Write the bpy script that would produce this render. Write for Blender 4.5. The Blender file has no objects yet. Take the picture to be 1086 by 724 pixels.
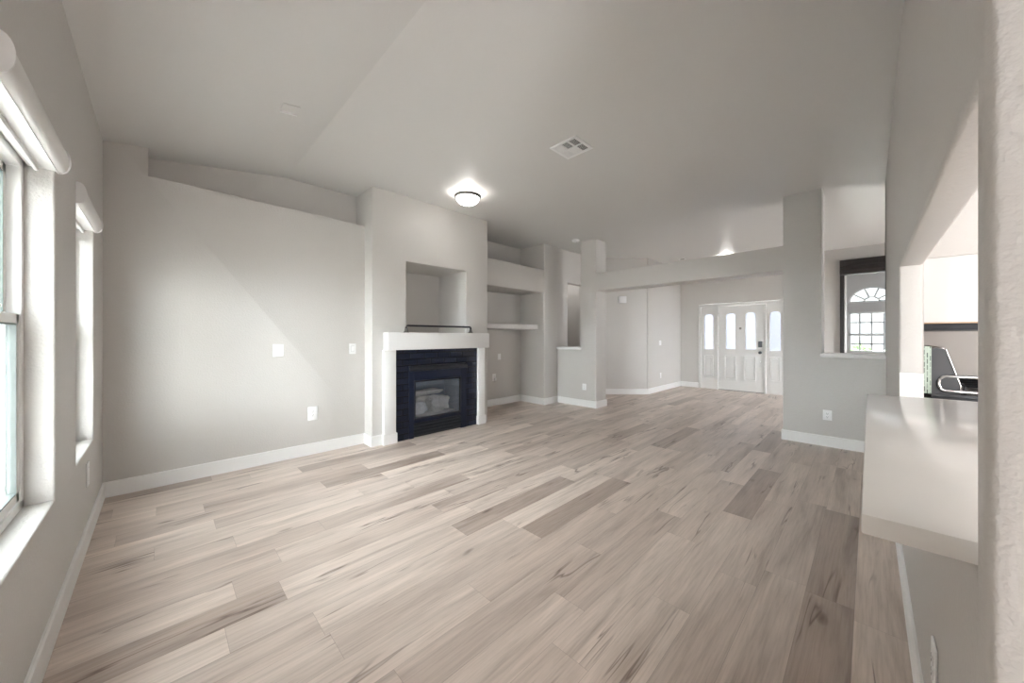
import bpy, bmesh, math, random
from mathutils import Vector, Matrix
PI = math.pi
S = bpy.context.scene
C = S.collection
random.seed(7)

# ---------------------------------------------------------------- camera
CAM_H = 1.30
FPX = 376.0
YAW = math.atan(379.0 / 376.0)          # angle of the fireplace wall to the view
cd = bpy.data.cameras.new('camera')
cam = bpy.data.objects.new('camera', cd); C.objects.link(cam)
cd.sensor_width = 36.0; cd.lens = FPX / 1086.0 * 36.0
cd.clip_start = 0.02; cd.clip_end = 200
cd.shift_y = -5.0 / 1086.0
cam.location = (0, 0, CAM_H)
cam.rotation_euler = (PI / 2, 0, YAW - PI / 2)
S.camera = cam

# ---------------------------------------------------------------- world, sun, exposure
w = bpy.data.worlds.new('overcast_sky'); S.world = w; w.use_nodes = True
bg = w.node_tree.nodes['Background']
# bright hazy sky on the sun's side (window wall), dimmer sky over the street in front
WN, WL = w.node_tree.nodes, w.node_tree.links
wtc = WN.new('ShaderNodeTexCoord'); wsp = WN.new('ShaderNodeSeparateXYZ'); wmr = WN.new('ShaderNodeMapRange')
WL.new(wtc.outputs['Generated'], wsp.inputs[0]); WL.new(wsp.outputs['X'], wmr.inputs['Value'])
wmr.interpolation_type = 'SMOOTHSTEP'
wmr.inputs['From Min'].default_value = -0.25; wmr.inputs['From Max'].default_value = 0.45
wmr.inputs['To Min'].default_value = 9.5; wmr.inputs['To Max'].default_value = 0.32
WL.new(wmr.outputs['Result'], bg.inputs['Strength'])
bg.inputs['Color'].default_value = (0.915, 0.955, 1.0, 1)
sd = bpy.data.lights.new('low_sun', 'SUN'); sun = bpy.data.objects.new('low_sun', sd); C.objects.link(sun)
sd.energy = 1.0; sd.angle = math.radians(19); sd.color = (1.0, 0.97, 0.93)
sun.rotation_euler = Vector((0.75, 1.0, -0.13)).to_track_quat('-Z', 'Y').to_euler()
def fill_light(name, loc, direction, sx, sy, watts, col=(0.95, 0.97, 1.0)):
    # daylight area lamp added out of view to brighten the rooms
    d = bpy.data.lights.new(name, 'AREA'); d.shape = 'RECTANGLE'; d.size = sx; d.size_y = sy; d.energy = watts; d.color = col
    o = bpy.data.objects.new(name, d); C.objects.link(o); o.location = loc
    o.rotation_euler = Vector(direction).to_track_quat('-Z', 'Y').to_euler()
    return o
fill_light('patio_fill', (-0.62, -2.55, 1.1), (1, 0.3, 0.55), 1.6, 2.0, 38, (0.985, 0.985, 1.0))  # added fill behind the camera, lifts the main room and ceiling
kl = bpy.data.lights.new('kitchen_fill', 'POINT'); kl.energy = 3; kl.shadow_soft_size = 0.15; kl.color = (1.0, 0.98, 0.95)  # added fill to brighten the counter, has no fixture
ko = bpy.data.objects.new('kitchen_fill', kl); C.objects.link(ko); ko.location = (2.3, -1.5, 2.9)
fill_light('dining_fill', (7.9, -4.0, 1.4), (0, 1, 0.35), 2.0, 1.5, 2)  # added fill for the dining side and hall, out of view
fill_light('front_fill', (12.3, -2.8, 1.5), (0.5, 1, 0.0), 1.4, 1.3, 14, (0.86, 0.92, 1.0))  # added fill to brighten the far room, no window behind it
hl = bpy.data.lights.new('passage_fill', 'POINT'); hl.energy = 1.6; hl.shadow_soft_size = 0.1; hl.color = (1.0, 0.98, 0.96)  # added fill to brighten the passage, has no fixture
ho = bpy.data.objects.new('passage_fill', hl); C.objects.link(ho); ho.location = (6.2, 5.1, 2.75)
S.view_settings.view_transform = 'Standard'
S.view_settings.look = 'None'
S.view_settings.exposure = 2.36
S.view_settings.gamma = 1.0
S.view_settings.use_curve_mapping = False
S.cycles.use_denoising = True
S.cycles.max_bounces = 14
S.cycles.diffuse_bounces = 8
S.cycles.glossy_bounces = 5
S.cycles.transparent_max_bounces = 12
S.cycles.sample_clamp_indirect = 8

# ---------------------------------------------------------------- material helpers
def new_mat(name):
    m = bpy.data.materials.new(name); m.use_nodes = True
    return m, m.node_tree.nodes, m.node_tree.links, m.node_tree.nodes['Principled BSDF']

def simple(name, col, rough=0.5, metal=0.0, spec=0.5, emit=None, es=0.0, noise=0.0, nscale=30.0, bump=0.0, bscale=60.0, bdist=0.002):
    m, N, L, p = new_mat(name)
    p.inputs['Roughness'].default_value = rough
    p.inputs['Metallic'].default_value = metal
    p.inputs['Specular IOR Level'].default_value = spec
    tc = N.new('ShaderNodeTexCoord')
    n = N.new('ShaderNodeTexNoise'); n.inputs['Scale'].default_value = nscale; n.inputs['Detail'].default_value = 3
    L.new(tc.outputs['Object'], n.inputs['Vector'])
    r = N.new('ShaderNodeValToRGB')
    k = noise if noise else 0.01
    r.color_ramp.elements[0].color = tuple(c * (1 - k) for c in col) + (1,)
    r.color_ramp.elements[1].color = tuple(min(1, c * (1 + k)) for c in col) + (1,)
    L.new(n.outputs['Fac'], r.inputs['Fac']); L.new(r.outputs['Color'], p.inputs['Base Color'])
    if bump:
        b = N.new('ShaderNodeBump'); b.inputs['Strength'].default_value = bump; b.inputs['Distance'].default_value = bdist
        n2 = N.new('ShaderNodeTexNoise'); n2.inputs['Scale'].default_value = bscale; n2.inputs['Detail'].default_value = 2.5
        L.new(tc.outputs['Object'], n2.inputs['Vector']); L.new(n2.outputs['Fac'], b.inputs['Height'])
        L.new(b.outputs['Normal'], p.inputs['Normal'])
    if emit:
        p.inputs['Emission Color'].default_value = tuple(emit) + (1,)
        p.inputs['Emission Strength'].default_value = es
    return m

WALLCOL = (0.575, 0.558, 0.536)
M = {}
M['paint'] = simple('greige_wall_paint', WALLCOL, 0.42, spec=0.42, bump=0.5, bscale=80, bdist=0.0045)
M['ceiling'] = simple('greige_ceiling_paint', (0.655, 0.648, 0.635), 0.38, spec=0.42, bump=0.2, bscale=70, bdist=0.003)
M['trim'] = simple('white_trim_paint', (0.80, 0.795, 0.785), 0.35, spec=0.45)
M['mantel'] = simple('pale_mantel_paint', (0.70, 0.69, 0.68), 0.4, spec=0.4, bump=0.08, bscale=80)
M['door'] = simple('white_door_paint', (0.72, 0.715, 0.70), 0.4)
M['plastic'] = simple('white_plastic', (0.83, 0.83, 0.83), 0.3)
M['greyplastic'] = simple('shaded_slot_plastic', (0.50, 0.50, 0.51), 0.4)
M['vinyl'] = simple('white_vinyl', (0.80, 0.80, 0.785), 0.35)
M['shade'] = simple('white_shade_metal', (0.74, 0.735, 0.72), 0.4)
M['gasket'] = simple('dark_window_gasket', (0.10, 0.115, 0.11), 0.5)
M['chrome'] = simple('chrome_metal', (0.75, 0.75, 0.76), 0.18, metal=1.0)
M['pewter'] = simple('pewter_metal', (0.23, 0.22, 0.21), 0.35, metal=0.85)
M['blackmetal'] = simple('black_metal', (0.014, 0.015, 0.020), 0.32)
M['insert'] = simple('black_enamel', (0.008, 0.012, 0.028), 0.28, spec=0.35)
M['blackshade'] = simple('black_shade_metal', (0.018, 0.014, 0.014), 0.4)
M['quartz'] = simple('white_quartz', (0.86, 0.85, 0.83), 0.16, spec=0.6, noise=0.02, nscale=6)
M['cabinet'] = simple('white_cabinet_paint', (0.66, 0.655, 0.64), 0.4)
M['rawwood'] = simple('raw_wood_edge', (0.55, 0.38, 0.26), 0.6, noise=0.15)
M['stovegrey'] = simple('dark_grey_enamel', (0.085, 0.088, 0.095), 0.35)
M['steel'] = simple('brushed_steel', (0.62, 0.62, 0.63), 0.3, metal=0.9)
M['iron'] = simple('cast_iron', (0.07, 0.07, 0.075), 0.35, metal=0.4)
M['firebox'] = simple('firebox_panel', (0.24, 0.30, 0.38), 0.6, noise=0.15, nscale=8)  # blue-grey of the reflection in the glass is put into this colour
M['log'] = simple('pale_ceramic_log', (0.78, 0.74, 0.69), 0.85, noise=0.3, nscale=14, bump=0.8, bscale=40, bdist=0.01)
M['ember'] = simple('pale_ash_bed', (0.84, 0.83, 0.81), 0.9, noise=0.2, nscale=25, bump=0.8, bscale=60, bdist=0.01)
M['louver'] = simple('glint_grey_louver', (0.045, 0.048, 0.055), 0.3, metal=0.5)  # black slats lightened, grey glints put into the colour
M['card'] = simple('pale_green_card', (0.52, 0.62, 0.54), 0.6)
nn, nl = M['card'].node_tree.nodes, M['card'].node_tree.links
ctc = nn.new('ShaderNodeTexCoord'); cmp_ = nn.new('ShaderNodeMapping'); cmp_.inputs['Rotation'].default_value = (0, PI / 2, 0)
cbr = nn.new('ShaderNodeTexBrick'); cbr.inputs['Scale'].default_value = 1.0; cbr.inputs['Brick Width'].default_value = 0.040; cbr.inputs['Row Height'].default_value = 0.013; cbr.inputs['Mortar Size'].default_value = 0.004
cbr.inputs['Color1'].default_value = (0.50, 0.60, 0.52, 1); cbr.inputs['Color2'].default_value = (0.08, 0.11, 0.09, 1); cbr.inputs['Mortar'].default_value = (0.52, 0.62, 0.54, 1)
csx = nn.new('ShaderNodeSeparateXYZ'); ccx = nn.new('ShaderNodeCombineXYZ')
nl.new(ctc.outputs['Object'], csx.inputs[0]); nl.new(csx.outputs['Z'], ccx.inputs[0]); nl.new(csx.outputs['Y'], ccx.inputs[1])
nl.new(ccx.outputs[0], cbr.inputs['Vector']); nl.new(cbr.outputs['Color'], nn['Principled BSDF'].inputs['Base Color']); nn.remove(cmp_)
M['stucco'] = simple('beige_stucco', (0.55, 0.47, 0.40), 0.9, noise=0.15, nscale=20, bump=0.6, bscale=50, bdist=0.01)
M['concrete'] = simple('patio_concrete', (0.56, 0.54, 0.51), 0.85, noise=0.1, nscale=4)
M['leaf'] = simple('green_leaves', (0.11, 0.19, 0.07), 0.7, noise=0.4, nscale=8)
M['bark'] = simple('brown_stem', (0.16, 0.11, 0.08), 0.9)
M['dark'] = simple('dark_duct', (0.06, 0.058, 0.056), 0.8)

def glass_mat(name, tint=(1, 1, 1), refl=0.06, rough=0.01):
    m = bpy.data.materials.new(name); m.use_nodes = True
    N, L = m.node_tree.nodes, m.node_tree.links
    N.remove(N['Principled BSDF']); out = N['Material Output']
    t = N.new('ShaderNodeBsdfTransparent'); t.inputs['Color'].default_value = tint + (1,)
    g = N.new('ShaderNodeBsdfGlossy'); g.inputs['Roughness'].default_value = rough
    lw = N.new('ShaderNodeLayerWeight'); lw.inputs['Blend'].default_value = 0.35
    mp = N.new('ShaderNodeMapRange'); mp.inputs['To Min'].default_value = refl; mp.inputs['To Max'].default_value = 0.75
    L.new(lw.outputs['Fresnel'], mp.inputs['Value'])
    mx = N.new('ShaderNodeMixShader'); L.new(mp.outputs['Result'], mx.inputs['Fac'])
    L.new(t.outputs[0], mx.inputs[1]); L.new(g.outputs[0], mx.inputs[2]); L.new(mx.outputs[0], out.inputs['Surface'])
    return m
M['glass'] = glass_mat('clear_pane_glass', (0.96, 0.98, 0.97), 0.02)
M['fireglass'] = glass_mat('smoky_fire_glass', (0.90, 0.93, 0.97), 0.07, 0.03)
def frosted(name):
    m = bpy.data.materials.new(name); m.use_nodes = True
    N, L = m.node_tree.nodes, m.node_tree.links
    N.remove(N['Principled BSDF']); out = N['Material Output']
    t = N.new('ShaderNodeBsdfTransparent'); t.inputs['Color'].default_value = (0.54, 0.575, 0.64, 1)
    d = N.new('ShaderNodeBsdfTranslucent'); d.inputs['Color'].default_value = (0.54, 0.575, 0.64, 1)
    mx = N.new('ShaderNodeMixShader'); mx.inputs['Fac'].default_value = 0.75
    L.new(t.outputs[0], mx.inputs[1]); L.new(d.outputs[0], mx.inputs[2]); L.new(mx.outputs[0], out.inputs['Surface'])
    return m
M['frost'] = frosted('frosted_glass')
M['bowl'] = simple('lit_alabaster_glass', (0.9, 0.9, 0.88), 0.35, emit=(1.0, 0.985, 0.95), es=2.2)
M['lens'] = simple('lit_lamp_lens', (0.9, 0.9, 0.88), 0.35, emit=(1.0, 0.96, 0.88), es=4.0)

def math_node(N, L, op, a, b=None, c=None):
    n = N.new('ShaderNodeMath'); n.operation = op
    for i, v in enumerate((a, b, c)):
        if v is None: continue
        if isinstance(v, (int, float)): n.inputs[i].default_value = v
        else: L.new(v, n.inputs[i])
    return n.outputs[0]

def floor_material():
    m, N, L, p = new_mat('vinyl_plank_floor')
    mn = lambda op, a, b=None, c=None: math_node(N, L, op, a, b, c)
    tc = N.new('ShaderNodeTexCoord'); sp = N.new('ShaderNodeSeparateXYZ'); L.new(tc.outputs['Object'], sp.inputs[0])
    x, y = sp.outputs['X'], sp.outputs['Y']
    W, LEN = 0.180, 1.22
    v = mn('DIVIDE', mn('SUBTRACT', y, 0.05), W)
    row = mn('FLOOR', v); fv = mn('FRACT', v)
    wn = N.new('ShaderNodeTexWhiteNoise'); wn.noise_dimensions = '1D'; L.new(row, wn.inputs['W'])
    u = mn('ADD', mn('DIVIDE', x, LEN), mn('MULTIPLY', wn.outputs['Value'], 7.0))
    col = mn('FLOOR', u); fu = mn('FRACT', u)
    cid = N.new('ShaderNodeCombineXYZ'); L.new(row, cid.inputs[0]); L.new(col, cid.inputs[1])
    wn2 = N.new('ShaderNodeTexWhiteNoise'); wn2.noise_dimensions = '2D'; L.new(cid.outputs[0], wn2.inputs['Vector'])
    rid = wn2.outputs['Value']
    sc = N.new('ShaderNodeSeparateColor'); L.new(wn2.outputs['Color'], sc.inputs[0])
    ox = mn('MULTIPLY', sc.outputs[0], 53.0); oy = mn('MULTIPLY', sc.outputs[1], 41.0); oz = mn('MULTIPLY', sc.outputs[2], 29.0)
    def vec(sx, sy):
        c = N.new('ShaderNodeCombineXYZ')
        L.new(mn('ADD', mn('MULTIPLY', x, sx), ox), c.inputs[0])
        L.new(mn('ADD', mn('MULTIPLY', y, sy), oy), c.inputs[1]); L.new(oz, c.inputs[2])
        return c.outputs[0]
    def noise(vc, detail=3, dist=0.0, rough=0.55):
        n = N.new('ShaderNodeTexNoise'); n.inputs['Scale'].default_value = 1.0; n.inputs['Detail'].default_value = detail
        n.inputs['Distortion'].default_value = dist; n.inputs['Roughness'].default_value = rough
        L.new(vc, n.inputs['Vector']); return n.outputs['Fac']
    def ramp(fac, stops):
        r = N.new('ShaderNodeValToRGB'); e = r.color_ramp.elements
        while len(e) < len(stops): e.new(0.5)
        for el, (pos, c) in zip(e, stops): el.position = pos; el.color = c + (1,) if len(c) == 3 else c
        L.new(fac, r.inputs['Fac']); return r.outputs['Color']
    def mix(mode, fac, a, b):
        n = N.new('ShaderNodeMix'); n.data_type = 'RGBA'; n.blend_type = mode
        if isinstance(fac, float): n.inputs['Factor'].default_value = fac
        else: L.new(fac, n.inputs['Factor'])
        for sock, vv in ((n.inputs['A'], a), (n.inputs['B'], b)): pass
        ia = [i for i in n.inputs if i.name == 'A' and i.type == 'RGBA'][0]; ib = [i for i in n.inputs if i.name == 'B' and i.type == 'RGBA'][0]
        for sock, vv in ((ia, a), (ib, b)):
            if isinstance(vv, tuple): sock.default_value = vv
            else: L.new(vv, sock)
        return [o for o in n.outputs if o.type == 'RGBA'][0]
    base = ramp(rid, [(0.0, (0.400, 0.325, 0.280)), (0.10, (0.540, 0.452, 0.398)), (0.5, (0.605, 0.517, 0.460)), (0.85, (0.660, 0.567, 0.505)), (1.0, (0.725, 0.632, 0.565))])
    broad = noise(vec(0.9, 9.0), 5, 0.7)
    c1 = mix('MULTIPLY', 0.9, base, ramp(broad, [(0.26, (0.60, 0.56, 0.53)), (0.45, (0.94, 0.93, 0.92)), (0.70, (1.18, 1.17, 1.16))]))
    fine = noise(vec(4.0, 95.0), 4, 0.3, 0.65)
    c2 = mix('MULTIPLY', 0.8, c1, ramp(fine, [(0.30, (0.80, 0.78, 0.76)), (0.55, (1.0, 1.0, 1.0)), (0.8, (1.10, 1.10, 1.10))]))
    # dark wandering grain cracks
    ridge = mn('ABSOLUTE', mn('SUBTRACT', noise(vec(0.55, 7.5), 3, 0.35, 0.6), 0.5))
    gate = noise(vec(1.7, 4.5), 1, 0.0)
    crack = mn('MULTIPLY', mn('SUBTRACT', 1.0, mn('MINIMUM', mn('DIVIDE', ridge, 0.020), 1.0)), mn('MINIMUM', mn('MAXIMUM', mn('MULTIPLY', mn('SUBTRACT', gate, 0.53), 9.0), 0.0), 1.0))
    c3 = mix('MIX', mn('MULTIPLY', crack, 0.75), c2, (0.10, 0.058, 0.038, 1))
    # knots
    vo = N.new('ShaderNodeTexVoronoi'); vo.inputs['Scale'].default_value = 1.0
    wv = N.new('ShaderNodeVectorMath'); wv.operation = 'ADD'
    L.new(vec(1.35, 4.2), wv.inputs[0])
    nz = N.new('ShaderNodeTexNoise'); nz.inputs['Scale'].default_value = 2.0; L.new(vec(3.0, 8.0), nz.inputs['Vector'])
    sc3 = N.new('ShaderNodeVectorMath'); sc3.operation = 'SCALE'; sc3.inputs['Scale'].default_value = 0.12
    L.new(nz.outputs['Color'], sc3.inputs[0]); L.new(sc3.outputs[0], wv.inputs[1])
    L.new(wv.outputs[0], vo.inputs['Vector'])
    kn = mn('SUBTRACT', 1.0, mn('MINIMUM', mn('DIVIDE', vo.outputs['Distance'], 0.085), 1.0))
    c4 = mix('MIX', mn('MULTIPLY', mn('POWER', kn, 0.8), 0.85), c3, (0.070, 0.042, 0.030, 1))
    halo = mn('SUBTRACT', 1.0, mn('MINIMUM', mn('DIVIDE', vo.outputs['Distance'], 0.30), 1.0))
    c5 = mix('MIX', mn('MULTIPLY', halo, 0.30), c4, (0.20, 0.145, 0.112, 1))
    # joints
    ev = mn('MINIMUM', fv, mn('SUBTRACT', 1.0, fv)); eu = mn('MULTIPLY', mn('MINIMUM', fu, mn('SUBTRACT', 1.0, fu)), LEN / W)
    edge = mn('LESS_THAN', mn('MINIMUM', ev, eu), 0.0055)
    c6 = mix('MIX', mn('MULTIPLY', edge, 0.35), c5, (0.13, 0.095, 0.075, 1))
    L.new(c6, p.inputs['Base Color'])
    L.new(mn('ADD', mn('MULTIPLY', fine, 0.16), 0.27), p.inputs['Roughness'])
    p.inputs['Specular IOR Level'].default_value = 0.5
    b = N.new('ShaderNodeBump'); b.inputs['Strength'].default_value = 0.25; b.inputs['Distance'].default_value = 0.002
    L.new(mn('SUBTRACT', fine, mn('MULTIPLY', edge, 0.8)), b.inputs['Height']); L.new(b.outputs['Normal'], p.inputs['Normal'])
    return m
M['floor'] = floor_material()

def brick_material():
    m, N, L, p = new_mat('black_painted_brick')
    tc = N.new('ShaderNodeTexCoord'); sp = N.new('ShaderNodeSeparateXYZ'); L.new(tc.outputs['Object'], sp.inputs[0])
    cb = N.new('ShaderNodeCombineXYZ'); L.new(sp.outputs['X'], cb.inputs[0]); L.new(sp.outputs['Z'], cb.inputs[1])
    br = N.new('ShaderNodeTexBrick'); br.inputs['Scale'].default_value = 1.0
    br.inputs['Brick Width'].default_value = 0.205; br.inputs['Row Height'].default_value = 0.078; br.inputs['Mortar Size'].default_value = 0.008
    br.inputs['Mortar Smooth'].default_value = 0.4
    br.inputs['Color1'].default_value = (0.006, 0.009, 0.020, 1); br.inputs['Color2'].default_value = (0.017, 0.022, 0.042, 1); br.inputs['Mortar'].default_value = (0.001, 0.0015, 0.003, 1)
    L.new(cb.outputs[0], br.inputs['Vector']); L.new(br.outputs['Color'], p.inputs['Base Color'])
    n = N.new('ShaderNodeTexNoise'); n.inputs['Scale'].default_value = 35; L.new(tc.outputs['Object'], n.inputs['Vector'])
    h = math_node(N, L, 'SUBTRACT', math_node(N, L, 'MULTIPLY', n.outputs['Fac'], 0.35), br.outputs['Fac'])
    b = N.new('ShaderNodeBump'); b.inputs['Strength'].default_value = 1.0; b.inputs['Distance'].default_value = 0.012
    L.new(h, b.inputs['Height']); L.new(b.outputs['Normal'], p.inputs['Normal'])
    p.inputs['Roughness'].default_value = 0.30; p.inputs['Specular IOR Level'].default_value = 0.32
    return m
M['brick'] = brick_material()

# ---------------------------------------------------------------- mesh helpers
class MB:
    def __init__(s): s.bm = bmesh.new()
    def box(s, a, b, bev=0.0, seg=2):
        x0, x1 = sorted((a[0], b[0])); y0, y1 = sorted((a[1], b[1])); z0, z1 = sorted((a[2], b[2]))
        vs = [s.bm.verts.new(c) for c in ((x0,y0,z0),(x1,y0,z0),(x1,y1,z0),(x0,y1,z0),(x0,y0,z1),(x1,y0,z1),(x1,y1,z1),(x0,y1,z1))]
        fs = [s.bm.faces.new([vs[i] for i in f]) for f in ((3,2,1,0),(4,5,6,7),(0,1,5,4),(1,2,6,5),(2,3,7,6),(3,0,4,7))]
        if bev:
            es = list({e for f in fs for e in f.edges})
            bmesh.ops.bevel(s.bm, geom=es, offset=bev, segments=seg, affect='EDGES', profile=0.5)
        return s
    def prism(s, pts, d, bev=0.0):
        """closed polygon of 3-D points swept by vector d"""
        d = Vector(d); a = [s.bm.verts.new(p) for p in pts]; b = [s.bm.verts.new(Vector(p) + d) for p in pts]
        n = len(pts); fs = [s.bm.faces.new(a[::-1]), s.bm.faces.new(b)]
        for i in range(n): fs.append(s.bm.faces.new((a[i], a[(i+1) % n], b[(i+1) % n], b[i])))
        if bev:
            es = list({e for f in fs for e in f.edges})
            bmesh.ops.bevel(s.bm, geom=es, offset=bev, segments=2, affect='EDGES', profile=0.5)
        return s
    def lathe(s, prof, c=(0,0,0), axis='Z', n=32):
        rings = []
        for r, h in prof:
            ring = []
            for k in range(n if r > 1e-6 else 1):
                t = 2 * PI * k / n; p = (r * math.cos(t), r * math.sin(t), h)
                if axis == 'X': p = (p[2], p[0], p[1])
                elif axis == 'Y': p = (p[1], p[2], p[0])
                ring.append(s.bm.verts.new(Vector(p) + Vector(c)))
            rings.append(ring)
        for A, B in zip(rings, rings[1:]):
            for k in range(n):
                if len(A) == 1 and len(B) == 1: continue
                if len(A) == 1: s.bm.faces.new((A[0], B[(k+1) % n], B[k]))
                elif len(B) == 1: s.bm.faces.new((A[k], A[(k+1) % n], B[0]))
                else: s.bm.faces.new((A[k], A[(k+1) % n], B[(k+1) % n], B[k]))
        return s
    def tube(s, path, r, n=10, caps=True):
        path = [Vector(p) for p in path]; rings = []
        for i, p in enumerate(path):
            d = (path[min(i+1, len(path)-1)] - path[max(i-1, 0)]).normalized()
            up = Vector((0,0,1)) if abs(d.z) < 0.9 else Vector((1,0,0))
            a = d.cross(up).normalized(); b = d.cross(a).normalized()
            rings.append([s.bm.verts.new(p + a * (r * math.cos(2*PI*k/n)) + b * (r * math.sin(2*PI*k/n))) for k in range(n)])
        for A, B in zip(rings, rings[1:]):
            for k in range(n): s.bm.faces.new((A[k], A[(k+1) % n], B[(k+1) % n], B[k]))
        if caps: s.bm.faces.new(rings[0][::-1]); s.bm.faces.new(rings[-1])
        return s
    def xform(s, mat): bmesh.ops.transform(s.bm, matrix=mat, verts=s.bm.verts); return s
    def build(s, name, mat, parent=None, smooth=False, loc=None):
        bmesh.ops.recalc_face_normals(s.bm, faces=s.bm.faces)
        if loc is not None:
            bmesh.ops.translate(s.bm, verts=s.bm.verts, vec=-Vector(loc))
        me = bpy.data.meshes.new(name); s.bm.to_mesh(me); s.bm.free()
        if smooth is True: me.polygons.foreach_set('use_smooth', [True] * len(me.polygons))
        me.materials.append(mat)
        o = bpy.data.objects.new(name, me); C.objects.link(o)
        if smooth == 'auto': me.shade_auto_smooth = None
        if loc is not None: o.location = loc
        if parent is not None:
            o.parent = parent; o.matrix_parent_inverse = Matrix.Translation(-Vector(parent.location)) if parent.parent is None else Matrix()
        return o

def auto_smooth(o, ang=40):
    me = o.data
    bm = bmesh.new(); bm.from_mesh(me)
    for f in bm.faces: f.smooth = True
    for e in bm.edges:
        if len(e.link_faces) == 2 and e.calc_face_angle(0) > math.radians(ang): e.smooth = False
    bm.to_mesh(me); bm.free()
    return o

def tag(o, label, cat, group=None, kind=None):
    if label: o['label'] = label
    if cat: o['category'] = cat
    if group: o['group'] = group
    if kind: o['kind'] = kind
    return o
def thing(name, label, cat, loc, group=None, kind=None):
    o = bpy.data.objects.new(name, None); C.objects.link(o); o.location = loc
    o.empty_display_size = 0.1
    return tag(o, label, cat, group, kind)

def solid(name, mat, adds, cuts=(), bev=0.010, label=None, cat=None):
    """structure: boxes and prisms joined and carved by booleans, then every sharp corner rounded (bullnose)"""
    def mk(sh):
        mb = MB()
        if isinstance(sh, MB): mb = sh
        else: mb.box(*sh)
        bmesh.ops.recalc_face_normals(mb.bm, faces=mb.bm.faces)
        me = bpy.data.meshes.new('tmp'); mb.bm.to_mesh(me); mb.bm.free()
        o = bpy.data.objects.new('tmp', me); C.objects.link(o); return o
    objs = [mk(a) for a in adds]; base = objs[0]; ct = [mk(c) for c in cuts]
    for o, op in [(o, 'UNION') for o in objs[1:]] + [(o, 'DIFFERENCE') for o in ct]:
        md = base.modifiers.new('b', 'BOOLEAN'); md.operation = op; md.solver = 'EXACT'; md.object = o
    dg = bpy.context.evaluated_depsgraph_get(); dg.update()
    me = bpy.data.meshes.new_from_object(base.evaluated_get(dg))
    for o in objs + ct:
        d = o.data; bpy.data.objects.remove(o); bpy.data.meshes.remove(d)
    bm = bmesh.new(); bm.from_mesh(me)
    bmesh.ops.remove_doubles(bm, verts=bm.verts, dist=1e-5)
    bmesh.ops.dissolve_limit(bm, angle_limit=0.01, verts=bm.verts, edges=bm.edges)
    if bev:
        es = [e for e in bm.edges if len(e.link_faces) == 2 and e.calc_face_angle(0) > 0.5 and e.is_convex]
        bmesh.ops.bevel(bm, geom=es, offset=bev, segments=3, affect='EDGES', profile=0.5, clamp_overlap=True)
    for f in bm.faces: f.smooth = False
    bm.to_mesh(me); bm.free(); me.name = name
    me.materials.clear(); me.materials.append(mat)
    o = bpy.data.objects.new(name, me); C.objects.link(o)
    auto_smooth(o, 35)
    o['kind'] = 'structure'
    if label: tag(o, label, cat)
    return o

CE = 3.08            # flat ceiling height
T = 3.16             # wall tops run into the ceiling slab
B0 = -0.05           # wall feet run into the floor slab

# ---------------------------------------------------------------- setting: floor, ceiling, ground
tag(MB().box((-0.49, -4.2, -0.2), (14.2, 7.2, 0)).build('floor', M['floor']), 'grey-beige wood plank floor with dark knots running through the empty room', 'floor', kind='structure')
MB_ = MB().prism([(-0.6, -4.2, 2.840), (1.0, -4.2, CE), (14.4, -4.2, CE), (14.4, -4.2, CE + 0.3), (-0.6, -4.2, CE + 0.3)], (0, 11.4, 0))
tag(MB_.build('ceiling', M['ceiling']), 'flat greige ceiling sloping down towards the window wall', 'ceiling', kind='structure')
tag(MB().box((-40, -40, -0.5), (60, 50, -0.22)).build('ground', M['concrete']), 'pale ground outside the windows', 'ground', kind='structure')

# left window wall
WX = -0.33
solid('wall_left', M['paint'], [((WX, -4.2, B0), (-0.50, 5.3, T))],
      [((-1, -3.35, -1), (0, -1.75, 2.08)), ((-1, 1.735, 0.575), (0, 2.55, 2.05)), ((-1, 3.085, 0.585), (0, 3.82, 2.05))],
      label='greige window wall at the left with two deep sash windows', cat='wall')
# fireplace wall left part with the sloping plant ledge
solid('wall_fireplace', M['paint'],
      [((-0.45, 4.35, B0), (1.95, 4.78, T))],
      [MB().prism([(-0.070, 4.2, 2.680), (1.90, 4.2, 2.652), (1.90, 4.2, CE + 0.001), (-0.070, 4.2, CE + 0.001)], (0, 0.40, 0))], bev=0.008,
      label='greige wall with a long plant ledge recess under the ceiling', cat='wall')
# chimney breast
solid('wall_chimney', M['paint'], [((1.775, 4.14, B0), (3.575, 5.3, T))],
      [((2.217, 4.0, 1.352), (3.164, 4.85, 2.257)), ((2.235, 4.0, B0 - 1), (3.145, 4.66, 0.93))],
      label='projecting chimney breast with a square recess above the fireplace', cat='wall')
# recess wall right of the chimney
solid('wall_recess', M['paint'], [((3.4, 5.0, B0), (5.7, 5.3, T)), ((5.205, 4.375, B0), (5.62, 5.2, T))],
      label='greige recess wall beside the chimney breast', cat='wall')
solid('wall_soffit', M['paint'], [((3.50, 4.379, 2.143), (5.30, 5.1, 2.580))],
      label='boxed bulkhead across the recess with an open ledge above it', cat='bulkhead')
# divider: columns, header and two half walls
DX0, DX1 = 5.62, 5.97
solid('wall_divider', M['paint'],
      [((DX0, -0.20, B0), (DX1, 4.45, T))],
      [((5, 0.775, B0 - 1), (7, 3.50, 2.140)), ((5, 0.775, 2.455), (7, 3.50, CE + 0.002)),
       ((5, 3.83, 1.062), (7, 5.40, CE + 0.002)), ((5, -0.13, 1.062), (7, 0.402, CE + 0.002))],
      label='column and header divider wall with half walls at both ends', cat='wall')
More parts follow.
